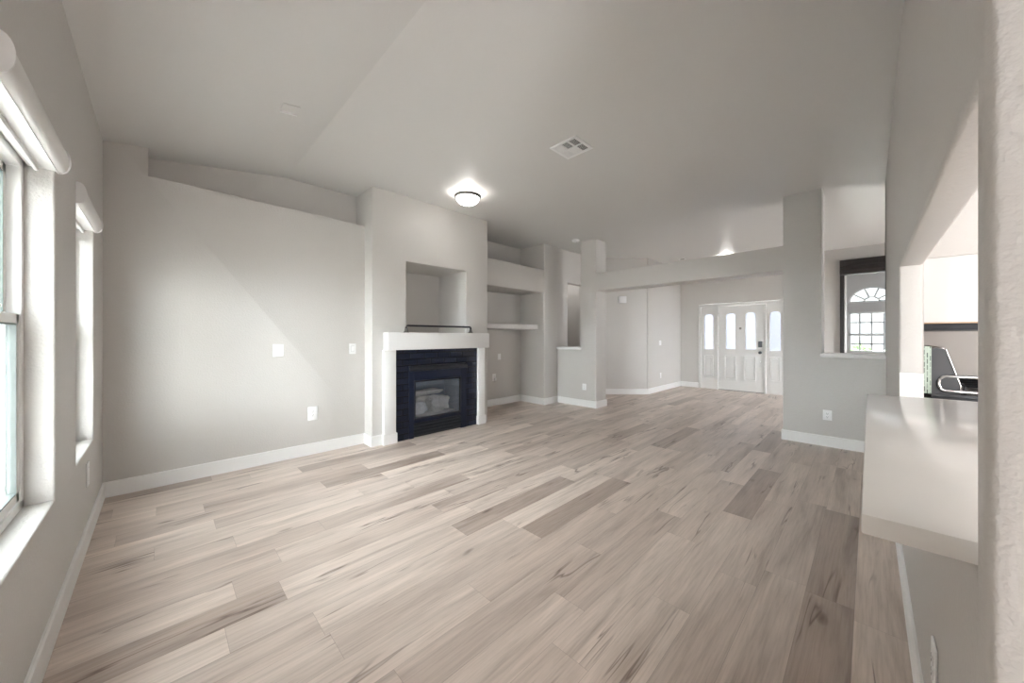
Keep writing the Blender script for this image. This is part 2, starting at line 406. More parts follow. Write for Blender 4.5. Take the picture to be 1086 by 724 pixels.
# hall walls
solid('wall_hall', M['paint'], [((5.5, 4.40, B0), (7.3, 4.55, T))], [((5.985, 4.2, B0 - 1), (6.60, 4.8, 2.42))],
      label='hall wall with a dim doorway behind the half wall', cat='wall')
solid('wall_angle', M['paint'], [MB().prism([(6.90, 4.45, B0), (7.845, 3.525, B0), (7.95, 3.66, B0), (7.02, 4.57, B0)], (0, 0, T - B0))],
      label='angled hall wall with the square chime box', cat='wall')
solid('wall_entry', M['paint'], [((7.82, 3.53, B0), (9.95, 3.68, T))], label='entry side wall with a switch and a low outlet', cat='wall')
solid('wall_front', M['paint'], [((9.8, -4.2, B0), (9.95, 3.68, T))],
      [((9, 1.235, B0 - 1), (11, 3.085, 2.125)), ((9, -0.95, B0 - 1), (11, 0.36, 2.81))],
      label='front wall holding the white entry door', cat='wall')
solid('wall_passage', M['paint'], [((5.75, 5.6, B0), (7.4, 5.75, T)), ((6.9, 4.5, B0), (7.05, 5.75, T)), ((5.70, 4.5, B0), (5.80, 5.75, T))], bev=0.008, label='dim passage wall seen through the hall doorway', cat='wall')
solid('wall_rear', M['paint'], [((-0.6, -4.25, B0), (14.2, -4.1, T))],
      [((6.9, -5, 0.65), (8.9, -4, 2.1))], label='rear wall behind the viewer with a window opening', cat='wall')
tag(MB().box((-1.45, -6.0, -0.25), (-1.30, -1.5, 3.2)).build('wall_sunblock', M['stucco']), 'unseen beige stucco wall added outside to block the sun', 'wall', kind='structure')  # added out of view to keep the low sun off the side opening
# room beyond the black-framed opening
solid('wall_far', M['paint'], [((14.0, -3.0, B0), (14.15, 1.15, T))],
      [((13, -0.52, 0.86), (15, 0.43, 2.00)),
       MB().prism([(13, -0.045 + 0.475 * math.cos(t * PI / 20), 2.26 + 0.43 * math.sin(t * PI / 20)) for t in range(21)], (2, 0, 0))],
      label='far wall with an arched window over a grid window', cat='wall')
solid('wall_side', M['paint'], [((9.9, 1.0, B0), (14.1, 1.15, T)), ((9.9, -3.05, B0), (14.1, -2.9, T))], label='side wall of the far front room', cat='wall')
# right wall with the kitchen pass-through
RY = -0.13
solid('wall_right', M['paint'], [((0.93, RY, B0), (5.97, -0.235, T))], [((1.0, -1, 0.886), (3.31, 1, 1.742))], bev=0.014,
      label='right wall with the kitchen pass-through opening over the counter', cat='wall')
solid('wall_kitchen', M['paint'], [((5.62, -4.2, B0), (5.80, -0.18, T))], label='far kitchen wall behind the gas range', cat='wall')
solid('wall_bulkhead', M['paint'], [((3.50, -0.62, 1.80), (5.70, -0.2, T))], label='kitchen bulkhead above the white wall cabinet', cat='bulkhead')

# exterior wing seen through the left window
tag(MB().box((-4.0, 5.6, -0.25), (-1.03, 6.0, 4.5)).build('wall_exterior', M['stucco']), 'beige stucco wing outside the window', 'wall', kind='structure')

# ---------------------------------------------------------------- baseboards
BH, BT = 0.125, 0.014
def baseboard(side, pts):
    """mitred run along a polyline; board lies to the right-hand side of the direction of travel"""
    mb = MB(); P = [Vector((x, y)) for x, y in pts]; n = len(P)
    nor = []
    for a, b in zip(P, P[1:]):
        d = (b - a).normalized(); nor.append(Vector((d.y, -d.x)))
    off = []
    for i in range(n):
        if i == 0: off.append(P[0] + nor[0] * BT)
        elif i == n - 1: off.append(P[-1] + nor[-1] * BT)
        else:
            a, b = nor[i-1], nor[i]; off.append(P[i] + (a + b) * (BT / (1 + a.dot(b))))
    bev = 0.006
    def inner(i, t): return P[i] + (off[i] - P[i]) * t
    rows = []
    for i in range(n):
        o1 = off[i]; o2 = inner(i, 1 - bev / BT)
        rows.append([mb.bm.verts.new((P[i].x, P[i].y, -0.01)), mb.bm.verts.new((o1.x, o1.y, -0.01)), mb.bm.verts.new((o1.x, o1.y, BH - bev)), mb.bm.verts.new((o2.x, o2.y, BH)), mb.bm.verts.new((P[i].x, P[i].y, BH))])
    for A, B in zip(rows, rows[1:]):
        for k in range(5): mb.bm.faces.new((A[k], A[(k+1) % 5], B[(k+1) % 5], B[k]))
    mb.bm.faces.new(rows[0]); mb.bm.faces.new(rows[-1][::-1])
    o = mb.build('baseboard_' + side, M['trim'])
    return tag(o, 'white baseboard along the %s' % dict(left='window wall', fireplace='long wall left of the chimney breast', recess='recess, its return and the left half wall', hall='angled hall wall and entry side wall', right='right wall under the counter', divider='right half wall and column', front='front wall left of the entry door').get(side), 'baseboard', kind='structure')
baseboard('left', [(WX, -4.0), (WX, 4.36)])
baseboard('fireplace', [(WX, 4.35), (1.775, 4.35), (1.775, 4.14), (1.90, 4.14)])
baseboard('recess', [(3.575, 5.0), (5.205, 5.0), (5.205, 4.375), (5.62, 4.375), (5.62, 3.50), (5.97, 3.50), (5.97, 4.40), (5.985, 4.40)])
baseboard('hall', [(6.60, 4.40), (6.95, 4.40), (7.845, 3.53), (9.8, 3.53), (9.8, 3.085)])
baseboard('divider', [(5.97, 0.775), (5.62, 0.775), (5.62, RY)])
baseboard('right', [(5.62, RY), (0.93, RY), (0.93, -0.235)])

# half wall caps
def cap(n, a, b, label):
    o = MB().box(a, b, 0.005).build('trim_%d' % n, M['trim']); auto_smooth(o); return tag(o, label, 'ledge', kind='structure')
cap(1, (DX0 - 0.03, 3.815, 1.055), (DX1 + 0.03, 4.385, 1.10), 'white ledge capping the left half wall')
cap(2, (DX0 - 0.03, RY + 0.002, 1.055), (DX1 + 0.03, 0.415, 1.10), 'white ledge capping the right half wall')

# ---------------------------------------------------------------- left windows
def sash_window(n, y0, y1, z0, z1, label):
    xf = -0.415                                            # inner plane of the frame
    r = thing('window_%d' % n, label, 'window', (xf, (y0 + y1) / 2, z0), kind='structure')
    f = MB()
    for a, b in (((xf - 0.07, y0, z0), (xf, y0 + 0.035, z1)), ((xf - 0.07, y1 - 0.035, z0), (xf, y1, z1)),
                 ((xf - 0.07, y0, z0), (xf, y1, z0 + 0.035)), ((xf - 0.07, y0, z1 - 0.035), (xf, y1, z1))): f.box(a, b, 0.003)
    f.build('window_frame', M['vinyl'], r)
    zm = 1.375
    def sash(name, xa, za, zb, lab):
        s = MB()
        ya, yb = y0 + 0.037, y1 - 0.037; xb = xa - 0.026; k = 0.04
        for a, b in (((xb, ya, za), (xa, ya + k, zb)), ((xb, yb - k, za), (xa, yb, zb)), ((xb, ya, za), (xa, yb, za + k)), ((xb, ya, zb - k), (xa, yb, zb))): s.box(a, b, 0.003)
        o = s.build(name, M['vinyl'], r)
        g = MB()
        for a, b in (((xb - 0.001, ya + k, za + k), (xa + 0.001, ya + k + 0.006, zb - k)), ((xb - 0.001, yb - k - 0.006, za + k), (xa + 0.001, yb - k, zb - k)), ((xb - 0.001, ya + k, za + k), (xa + 0.001, yb - k, za + k + 0.006)), ((xb - 0.001, ya + k, zb - k - 0.006), (xa + 0.001, yb - k, zb - k))): g.box(a, b)
        gg = g.build('gasket', M['gasket'], r); gg.parent = o; gg.matrix_parent_inverse = Matrix()
        gg.matrix_parent_inverse = Matrix.Translation(-Vector(r.location)); 
        p = MB().box((xa - 0.015, ya + k, za + k), (xa - 0.011, yb - k, zb - k)).build('pane', M['glass'], r)
        p.parent = o; p.matrix_parent_inverse = Matrix.Translation(-Vector(r.location))
        return o
    lo = sash('lower_sash', xf - 0.006, z0 + 0.037, zm + 0.02, None)
    up = sash('upper_sash', xf - 0.038, zm - 0.02, z1 - 0.037, None)
    for o in (lo, up): o.matrix_parent_inverse = Matrix.Translation(-Vector(r.location))
    for o in (lo, up):
        for ch in o.children: ch.matrix_parent_inverse = Matrix()
    yl = (y0 + y1) / 2
    la = MB().box((xf - 0.03, yl - 0.04, zm + 0.021), (xf - 0.004, yl + 0.04, zm + 0.031), 0.003).box((xf - 0.02, yl - 0.012, zm + 0.031), (xf + 0.012, yl + 0.05, zm + 0.045), 0.004)
    la.build('sash_lock', M['chrome'], r)
sash_window(1, 1.735, 2.55, 0.575, 2.05, 'larger white sash window nearest the viewer on the left wall')
sash_window(2, 3.085, 3.82, 0.585, 2.05, 'narrow white sash window nearer the wall corner')

def roller_shade(y0, y1, label):
    r = thing('roller_shade', label, 'window shade', (WX, (y0 + y1) / 2, 2.04), group='white shade cassettes above the left windows')
    z0 = 2.036
    def nose(k, zlo, zhi, n=12):
        zc_, h = (zlo + zhi) / 2, (zhi - zlo) / 2
        return [(WX + 0.002 + k * abs(math.cos(t)) ** 0.7, zc_ + h * math.sin(t)) for t in [-PI / 2 + PI * q / n for q in range(n + 1)]]
    prof = [(-0.405, z0)] + nose(0.034, z0, z0 + 0.112) + [(WX + 0.002, z0 + 0.02), (-0.405, z0 + 0.02)]
    c = MB().prism([(x, y0 + 0.006, z) for x, z in prof], (0, y1 - y0 - 0.012, 0)).build('cassette', M['shade'], r); auto_smooth(c, 35)
    cp = nose(0.039, z0 - 0.003, z0 + 0.117)
    for ya in (y0, y1 - 0.007):
        e = MB().prism([(x, ya, z) for x, z in cp], (0, 0.007, 0)).build('end_cap', M['plastic'], r); auto_smooth(e, 35)
    MB().box((WX + 0.0025, y0 + 0.007, z0 - 0.004), (WX + 0.006, y1 - 0.007, z0 - 0.0002)).build('front_lip', M['plastic'], r)
    MB().box((-0.385, y0 + 0.05, z0 - 0.022), (-0.372, y1 - 0.05, z0 - 0.0005), 0.003).build('bottom_rail', M['plastic'], r)
roller_shade(1.695, 2.575, 'longer white shade cassette over the larger window nearest the viewer')
roller_shade(3.06, 3.86, 'shorter white shade cassette over the narrow window by the corner')

# ---------------------------------------------------------------- fireplace
FY = 4.14
t_ = thing('fireplace_surround', 'pale mantel beam on two legs framing glossy black brick', 'fireplace surround', (2.7, FY, 0))
o = MB().box((1.913, 4.00, 1.139), (3.49, FY - 0.001, 1.352), 0.004).build('mantel_beam', M['mantel'], t_); auto_smooth(o)
for x0, x1 in ((1.900, 2.052), (3.350, 3.478)):
    o = MB().box((x0, 4.085, 0.0), (x1, FY - 0.001, 1.1385), 0.003).build('leg', M['trim'], t_); auto_smooth(o)
    b_ = MB().box((x0 - 0.012, 4.072, 0.0), (x1 + 0.012, 4.084, 0.125), 0.003).box((x0 - 0.012, 4.084, 0.0), (x0 - 0.001, FY - 0.002, 0.125), 0.002).box((x1 + 0.001, 4.084, 0.0), (x1 + 0.012, FY - 0.002, 0.125), 0.002)
    bb = b_.build('plinth', M['trim']); bb.parent = o; bb.matrix_parent_inverse = Matrix.Translation(-Vector(t_.location))
# the leg objects keep world coordinates, so their plinths need no further offset
for o in t_.children:
    for ch in o.children: ch.matrix_parent_inverse = Matrix()
# black brick surround
br_ = solid('brick_surround', M['brick'], [((2.053, 4.115, 0.0), (3.349, 4.139, 1.138))], [((2.236, 4.0, -1), (3.144, 5, 0.928))], bev=0.003)
del br_['kind']; br_['label'] = 'glossy black painted brick'
br_.parent = t_; br_.matrix_parent_inverse = Matrix.Translation(-Vector(t_.location))
ins = thing('fireplace_insert', 'black metal gas fireplace insert with a glass front', 'fireplace', (2.69, 4.12, 0))
f = MB()
for a, b in (((2.240, 4.105, 0.0), (2.305, 4.16, 0.925)), ((3.050, 4.105, 0.0), (3.140, 4.16, 0.925)), ((2.305, 4.105, 0.735), (3.050, 4.16, 0.925)), ((2.305, 4.105, 0.19), (3.050, 4.16, 0.232))): f.box(a, b, 0.003)
f.build('frame', M['insert'], ins)
f = MB()
for a, b in (((2.305, 4.098, 0.232), (2.325, 4.125, 0.735)), ((3.030, 4.098, 0.232), (3.050, 4.125, 0.735)), ((2.325, 4.098, 0.715), (3.030, 4.125, 0.735)), ((2.325, 4.098, 0.232), (3.030, 4.125, 0.25))): f.box(a, b, 0.002)
f.build('glass_frame', M['blackmetal'], ins)
MB().prism([(2.235, 4.104, 0.925), (2.235, 4.075, 0.885), (2.235, 4.070, 0.860), (2.235, 4.078, 0.858), (2.235, 4.104, 0.880)], (0.91, 0, 0)).build('hood', M['blackmetal'], ins)
for k in range(4):
    z = 0.025 + k * 0.041
    MB().prism([(2.306, 4.104, z), (2.306, 4.098, z + 0.012), (2.306, 4.128, z + 0.034), (2.306, 4.134, z + 0.024)], (0.743, 0, 0)).build('louver', M['louver'], ins)
MB().box((2.32, 4.112, 0.245), (3.035, 4.116, 0.722)).build('glass_front', M['fireglass'], ins)
fb = MB()
for a, b in (((2.26, 4.60, 0.0), (3.12, 4.62, 0.90)), ((2.26, 4.165, 0.205), (3.12, 4.60, 0.225)), ((2.26, 4.165, 0.88), (3.12, 4.60, 0.90)), ((2.26, 4.165, 0.225), (2.28, 4.60, 0.88)), ((3.10, 4.165, 0.225), (3.12, 4.60, 0.88))): fb.box(a, b)
fb.build('firebox', M['firebox'], ins)
MB().box((2.306, 4.14, 0.0), (3.05, 4.16, 0.19)).build('grille_back', M['dark'], ins)
MB().lathe([(0, 0), (0.008, 0), (0.008, 0.008), (0, 0.010)], (3.118, 4.105, 0.885), 'Y', 12).build('screw', M['chrome'], ins)
def blob(name, label, loc, dims, seed, rot=0, mat='log', cat='log', group=None):
    rnd = random.Random(seed); bm = bmesh.new(); bmesh.ops.create_icosphere(bm, subdivisions=4, radius=1.0)
    ph = [rnd.uniform(0, 6.28) for _ in range(6)]
    for v in bm.verts:
        c = v.co; n = 0.10 * math.sin(4*c.x+ph[0]) * math.sin(5*c.y+ph[1]) + 0.08 * math.sin(7*c.z+ph[2]+3*c.x) + 0.05 * math.sin(11*c.x+ph[3]) * math.cos(9*c.z+ph[4])
        q = Vector([math.copysign(abs(k) ** 0.62, k) for k in c]) * (1 + n)
        v.co = Vector((q.x * dims[0], q.y * dims[1], q.z * dims[2]))
    mb = MB(); mb.bm.free(); mb.bm = bm
    mb.xform(Matrix.Rotation(rot, 4, 'Z'))
    o = mb.build(name, M[mat], None, True); o.location = loc
    return tag(o, label, cat, group)
blob('ash_bed', 'pale ember bed covering the firebox floor behind the glass', (2.69, 4.38, 0.236), (0.34, 0.16, 0.007), 1, 0, 'ember', 'ember bed')
blob('ceramic_log', 'rounded white ceramic log at the front left of the firebox', (2.455, 4.255, 0.345), (0.115, 0.068, 0.080), 2, 0.1, 'ember', 'log', 'ceramic logs in the firebox')
blob('ceramic_log', 'thick pale ceramic log lying at the rear of the firebox', (2.70, 4.475, 0.358), (0.27, 0.070, 0.098), 3, 0.0, 'log', 'log', 'ceramic logs in the firebox')
blob('ceramic_log', 'broken pale ceramic log lying on top of the others', (2.66, 4.42, 0.520), (0.27, 0.070, 0.040), 5, 0.12, 'log', 'log', 'ceramic logs in the firebox')
blob('ceramic_log', 'upright pale ceramic log right of the rounded white one', (2.775, 4.275, 0.375), (0.155, 0.080, 0.112), 6, 0.05, 'log', 'log', 'ceramic logs in the firebox')

# rail on the mantel
rl = thing('mantel_rail', 'black metal rail on two flared posts along the mantel top', 'rail', (2.69, 4.07, 1.352))
zt = 1.352 + 0.088
rl_a = MB().tube([(2.180, 4.07, 1.395), (2.180, 4.07, zt - 0.016), (2.185, 4.07, zt - 0.005), (2.198, 4.07, zt), (3.176, 4.07, zt), (3.189, 4.07, zt - 0.005), (3.194, 4.07, zt - 0.016), (3.194, 4.07, 1.395)], 0.0125, 12)
rl_a.build('bar', M['blackmetal'], rl, True)
for x in (2.180, 3.194):
    o = MB().lathe([(0, 0), (0.036, 0), (0.036, 0.006), (0.026, 0.014), (0.020, 0.030), (0.017, 0.050), (0, 0.052)], (x, 4.07, 1.352), 'Z', 20).build('post', M['pewter'], rl); auto_smooth(o)

# recess shelf
o = MB().box((3.577, 4.53, 1.440), (5.203, 4.998, 1.530), 0.005).build('wall_shelf', M['mantel']); auto_smooth(o)
tag(o, 'thick floating shelf spanning the recess right of the fireplace', 'shelf')

# ---------------------------------------------------------------- ceiling fittings
def bowl_light(name, label, x, y, r, mat, power):
    L_ = thing(name, label, 'ceiling light', (x, y, CE))
    MB().lathe([(0, 0), (r * 0.42, 0), (r * 0.42, -0.012), (r * 0.12, -0.02), (0.012, -0.022), (0.012, -0.05), (0, -0.05)], (x, y, CE - 0.0005), 'Z', 32).build('canopy', M['pewter'], L_, True)
    MB().lathe([(r * 0.86, -0.040), (r, -0.036), (r * 1.01, -0.045), (r * 0.98, -0.062), (r * 0.90, -0.072), (r * 0.84, -0.066), (r * 0.86, -0.040)], (x, y, CE), 'Z', 48).build('rim', M['pewter'], L_, True)
    pr = [(r * 0.86 * math.cos(t * PI / 2 / 10), -0.064 - 0.088 * math.sin(t * PI / 2 / 10)) for t in range(11)]
    pr = [(max(a, 0.0), b) for a, b in pr]; pr[-1] = (0.0, pr[-1][1])
    MB().lathe(pr, (x, y, CE), 'Z', 48).build('glass_bowl', M[mat], L_, True)
    MB().lathe([(0, -0.148), (0.013, -0.150), (0.010, -0.162), (0.005, -0.170), (0, -0.172)], (x, y, CE), 'Z', 16).build('finial', M['pewter'], L_, True)
    ld = bpy.data.lights.new('bulb', 'POINT'); ld.energy = power; ld.shadow_soft_size = 0.05; ld.color = (1.0, 0.96, 0.90)
    lo = bpy.data.objects.new('bulb', ld); C.objects.link(lo); lo.parent = L_; lo.location = (0, 0, -0.062)
bowl_light('ceiling_light', 'lit glass bowl ceiling light with a dark rim before the chimney breast', 2.70, 3.50, 0.165, 'bowl', 1.7)
bowl_light('ceiling_light', 'lit bowl ceiling light in the entry behind the header', 8.75, 2.20, 0.165, 'bowl', 0.25)

def vent(x0, x1, y0, y1):
    r = thing('ceiling_vent', 'square white ceiling air vent with louvered cells', 'air vent', ((x0+x1)/2, (y0+y1)/2, CE))
    f = MB(); z0, z1 = CE - 0.012, CE - 0.0005; k = 0.028
    for a, b in (((x0, y0, z0), (x1, y0 + k, z1)), ((x0, y1 - k, z0), (x1, y1, z1)), ((x0, y0 + k, z0), (x0 + k, y1 - k, z1)), ((x1 - k, y0 + k, z0), (x1, y1 - k, z1))): f.box(a, b, 0.003)
    xm = (x0 + x1) / 2; ys = [y0 + k + (y1 - y0 - 2 * k) * i / 3 for i in range(4)]
    f.box((xm - 0.006, y0 + k, z0 + 0.002), (xm + 0.006, y1 - k, z1))
    for yy in ys[1:3]: f.box((x0 + k, yy - 0.006, z0 + 0.002), (x1 - k, yy + 0.006, z1))
    f.build('frame', M['plastic'], r)
    MB().box((x0 + k, y0 + k, CE - 0.0015), (x1 - k, y1 - k, CE - 0.0005)).build('duct', M['dark'], r)
    for i, (xa, xb) in enumerate(((x0 + k, xm - 0.006), (xm + 0.006, x1 - k))):
        for j in range(3):
            ya, yb = ys[j] + (0.006 if j else 0), ys[j+1] - (0.006 if j < 2 else 0)
            m = MB(); tilt = 1 if (i == 0 and j in (0, 1)) or (i == 1 and j == 0) else -1
            n = 6
            for q in range(n):
                yc = ya + (q + 0.5) * (yb - ya) / n; dy = 0.0062 * tilt
                m.prism([(xa, yc - dy, CE - 0.010), (xa, yc + dy, CE - 0.002), (xa, yc + dy + 0.001, CE - 0.002), (xa, yc - dy + 0.001, CE - 0.010)], (xb - xa, 0, 0))
            m.build('louver', M['plastic'], r)
vent(2.60, 2.89, 1.825, 2.12)
sm = thing('smoke_detector', 'round white smoke detector on the ceiling before the left half wall', 'smoke detector', (5.42, 3.80, CE))
MB().lathe([(0, 0), (0.068, 0), (0.070, -0.010), (0.066, -0.030), (0.050, -0.038), (0, -0.040)], (5.42, 3.80, CE - 0.0005), 'Z', 32).build('housing', M['plastic'], sm, True)
MB().lathe([(0, -0.039), (0.012, -0.039), (0.012, -0.043), (0, -0.044)], (5.445, 3.80, CE), 'Z', 16).build('test_button', M['greyplastic'], sm, True)
zc = lambda x: 2.840 + (x + 0.6) * (CE - 2.840) / 1.6
sl = math.atan((CE - 2.840) / 1.6)
cp = thing('ceiling_cover_plate', 'small blank white cover plate on the sloping ceiling near the windows', 'cover plate', (0.70, 3.10, zc(0.70)))
mt = Matrix.Translation((0.70, 3.10, zc(0.70))) @ Matrix.Rotation(-sl, 4, 'Y')
MB().box((-0.058, -0.058, -0.007), (0.058, 0.058, -0.0006), 0.003).xform(mt).build('plate', M['ceiling'], cp)
MB().box((-0.058, 0.046, -0.020), (0.058, 0.058, -0.0071), 0.001).xform(mt).build('lip', M['plastic'], cp)
rc = thing('recessed_light', 'small recessed ceiling light just above the header', 'recessed light', (8.5, 3.02, CE))
MB().lathe([(0.052, 0), (0.085, 0), (0.085, -0.006), (0.078, -0.010), (0.052, -0.006), (0.052, 0)], (8.5, 3.02, CE - 0.0005), 'Z', 32).build('trim_ring', M['plastic'], rc, True)
MB().lathe([(0, 0), (0.052, 0), (0.052, -0.003), (0, -0.003)], (8.5, 3.02, CE - 0.0005), 'Z', 32).build('baffle', M['dark'], rc)

# ---------------------------------------------------------------- wall plates
def frame_for(p, n):
    """matrix placing a plate built in the xz plane (facing -y) at p, facing direction n"""
    n = Vector((n[0], n[1], 0)).normalized(); xax = Vector((-n.y, n.x, 0))
    return Matrix.Translation(p) @ Matrix(((xax.x, -n.x, 0, 0), (xax.y, -n.y, 0, 0), (0, 0, 1, 0), (0, 0, 0, 1)))
def plate(kind, label, p, n, wd=0.078, ht=0.118, group=None):
    names = dict(switch=('light_switch', 'light switch'), outlet=('wall_outlet', 'outlet'), blank=('cover_plate', 'cover plate'), cable=('cable_outlet', 'outlet'))
    r = thing(names[kind][0], label, names[kind][1], p, group)
    mt = frame_for(p, n)
    o = MB().box((-wd/2, -0.007, -ht/2), (wd/2, -0.0008, ht/2), 0.003).xform(mt).build('plate', M['plastic'], r); auto_smooth(o)
    if kind == 'switch':
        MB().box((-0.019, -0.0078, -0.036), (0.019, -0.0068, 0.036)).xform(mt).build('rocker_recess', M['greyplastic'], r)
        MB().prism([(-0.0165, -0.0078, -0.033), (-0.0165, -0.0150, 0.033), (-0.0165, -0.0075, 0.033)], (0.033, 0, 0)).xform(mt).build('rocker', M['plastic'], r)
    elif kind in ('outlet', 'cable'):
        for s in (-1, 1) if kind == 'outlet' else (1,):
            zc_ = s * 0.0195
            so = MB().box((-0.017, -0.0092, zc_ - 0.0145), (0.017, -0.0068, zc_ + 0.0145), 0.002).xform(mt).build('socket', M['plastic'], r)
            sl_ = MB().box((-0.0085, -0.0096, zc_ - 0.002), (-0.0060, -0.0090, zc_ + 0.008)).box((0.0060, -0.0096, zc_ - 0.002), (0.0085, -0.0090, zc_ + 0.008)).box((-0.003, -0.0096, zc_ - 0.011), (0.003, -0.0090, zc_ - 0.006))
            q = sl_.xform(mt).build('slots', M['gasket']); q.parent = so
        if kind == 'cable':
            MB().box((-0.020, -0.045, -0.060), (0.022, -0.0072, -0.006), 0.005).xform(mt).build('adapter', M['plastic'], r)
            MB().tube([(0.0, -0.035, -0.058), (-0.005, -0.035, -0.075), (-0.025, -0.028, -0.088), (-0.030, -0.020, -0.080)], 0.005, 8).xform(mt).build('cable', M['greyplastic'], r, True)
    elif kind == 'blank':
        for zz in (-0.042, 0.042): MB().lathe([(0, -0.0085), (0.0032, -0.0080), (0.0032, -0.0066), (0, -0.0066)], (0, 0, zz), 'Y', 8).xform(frame_for(p, n)).build('screw', M['greyplastic'], r)
plate('switch', 'wide white light switch alone on the middle of the long wall', (0.875, 4.35, 1.158), (0, -1), 0.098, 0.130)
plate('switch', 'white light switch nearest the chimney breast on the long wall', (1.630, 4.35, 1.158), (0, -1), 0.080, 0.125)
plate('outlet', 'white outlet low on the long wall below the switches', (1.199, 4.35, 0.452), (0, -1), 0.098, 0.150)
plate('blank', 'blank white plate at mid height in the recess', (4.612, 5.0, 0.918), (0, -1), 0.080, 0.115)
plate('cable', 'white recess outlet with a plugged-in adapter', (4.483, 5.0, 0.535), (0, -1), 0.085, 0.135)
plate('outlet', 'white outlet on the left half wall', (DX0, 3.747, 0.366), (-1, 0), 0.085, 0.118)
plate('outlet', 'white outlet on the right half wall beside the counter', (DX0, 0.351, 0.370), (-1, 0), 0.080, 0.118)
plate('switch', 'white light switch on the entry side wall', (8.487, 3.53, 1.152), (0, -1), 0.13, 0.115)
plate('outlet', 'small outlet low on the entry side wall', (8.516, 3.53, 0.374), (0, -1), 0.080, 0.125)
plate('blank', 'blank white plate low on the window wall by the corner', (WX, 3.49, 0.430), (1, 0), 0.090, 0.150)
plate('outlet', 'white outlet on the right wall under the counter', (1.515, RY, 0.395), (0, 1), 0.080, 0.120)
ch = thing('door_chime', 'square white door chime box on the angled hall wall', 'door chime', (7.428, 3.947, 2.14))
nrm = Vector((-0.925, -0.945, 0)).normalized()
pc = Vector((7.428, 3.947, 2.14)); pc = Vector((6.90, 4.45, 2.14)) + (Vector((0.945, -0.925, 0)) * ((pc - Vector((6.90, 4.45, 2.14))).dot(Vector((0.945, -0.925, 0))) / (0.945**2 + 0.925**2)))
ch.location = pc
mt = frame_for(pc, nrm)
o = MB().box((-0.085, -0.045, -0.075), (0.085, -0.001, 0.075), 0.006).xform(mt).build('cover', M['plastic'], ch); auto_smooth(o)
g_ = MB()
for k in range(5): g_.box((-0.060, -0.0462, -0.05 + k * 0.022), (0.060, -0.0450, -0.044 + k * 0.022))
g_.xform(mt).build('grille', M['plastic'], ch)

# ---------------------------------------------------------------- entry door
DXF = 9.8
dr = thing('door_1', 'white entry door with two arched frosted panes between matching sidelights', 'door', (DXF, 2.165, 0), kind='structure')
def arched_panel(mb, x0, x1, y0, y1, z0, z1, ay0, ay1, az0, azt):
    """flat board with an arched hole; arch top is a half circle squashed to its height"""
    yc, hw = (ay0 + ay1) / 2, (ay1 - ay0) / 2; zs = azt - hw * 0.85; n = 12
    inner = [(ay0, az0), (ay1, az0), (ay1, (az0 + zs) / 2)] + [(yc + hw * math.cos(t * PI / n), zs + hw * 0.85 * math.sin(t * PI / n)) for t in range(n + 1)] + [(ay0, (az0 + zs) / 2)]
    outer = [(y0, z0), (y1, z0), (y1, (az0 + zs) / 2)]
    for t in range(n + 1):
        a = t * PI / n; f = t / n
        if f < 0.25: outer.append((y1, zs + (z1 - zs) * f / 0.25))
        elif f <= 0.75: outer.append((y1 + (y0 - y1) * (f - 0.25) / 0.5, z1))
        else: outer.append((y0, z1 + (zs - z1) * (f - 0.75) / 0.25))
    outer.append((y0, (az0 + zs) / 2))
    k = len(inner); V = {}
    for nm, lp in (('i', inner), ('o', outer)):
        for s, xx in enumerate((x0, x1)): V[nm, s] = [mb.bm.verts.new((xx, a, b)) for a, b in lp]
    for i in range(k):
        j = (i + 1) % k
        mb.bm.faces.new((V['o',0][i], V['o',0][j], V['i',0][j], V['i',0][i]))
        mb.bm.faces.new((V['o',1][i], V['i',1][i], V['i',1][j], V['o',1][j]))
        mb.bm.faces.new((V['i',0][i], V['i',0][j], V['i',1][j], V['i',1][i]))
        mb.bm.faces.new((V['o',0][i], V['o',1][i], V['o',1][j], V['o',0][j]))
    return inner
def arch_ring(mb, x0, x1, inner, wd):
    yc = sum(p[0] for p in inner) / len(inner); ys = [p[0] for p in inner]; zs_ = [p[1] for p in inner]
    y_c = (min(ys) + max(ys)) / 2; z_c = (min(zs_) + max(zs_)) / 2; hy, hz = (max(ys) - min(ys)) / 2, (max(zs_) - min(zs_)) / 2
    out = [(y_c + (a - y_c) * (hy + wd) / hy, z_c + (b - z_c) * (hz + wd) / hz) for a, b in inner]
    k = len(inner); R = [[mb.bm.verts.new((x, a, b)) for a, b in lp] for x, lp in ((x1, out), (x0, out), (x0, inner), (x1, inner))]
    for A, B in zip(R, R[1:]):
        for i in range(k): mb.bm.faces.new((A[i], A[(i+1) % k], B[(i+1) % k], B[i]))
def panel_mold(mb, x, y0, y1, z0, z1):
    k = 0.020
    for a, b in (((x - 0.020, y0, z0), (x, y0 + k, z1)), ((x - 0.020, y1 - k, z0), (x, y1, z1)), ((x - 0.020, y0, z0), (x, y1, z0 + k)), ((x - 0.020, y0, z1 - k), (x, y1, z1))): mb.box(a, b, 0.003)
    mb.box((x - 0.012, y0 + 0.04, z0 + 0.04), (x, y1 - 0.04, z1 - 0.04), 0.004)
fr = MB()
YR, YL = 1.245, 3.075
for a, b in (((DXF - 0.022, YL - 0.055, 0), (DXF + 0.10, YL, 2.115)), ((DXF - 0.022, YR, 0), (DXF + 0.10, YR + 0.055, 2.115)), ((DXF - 0.022, YR, 2.055), (DXF + 0.10, YL, 2.115)),
             ((DXF - 0.012, 2.635, 0), (DXF + 0.10, 2.668, 2.055)), ((DXF - 0.012, 1.655, 0), (DXF + 0.10, 1.690, 2.055))): fr.box(a, b, 0.004)
fr.build('door_frame', M['door'], dr)
XA = DXF + 0.012; XB = XA + 0.044
sl_ = MB(); rings = MB(); panes = []
YM = 2.165
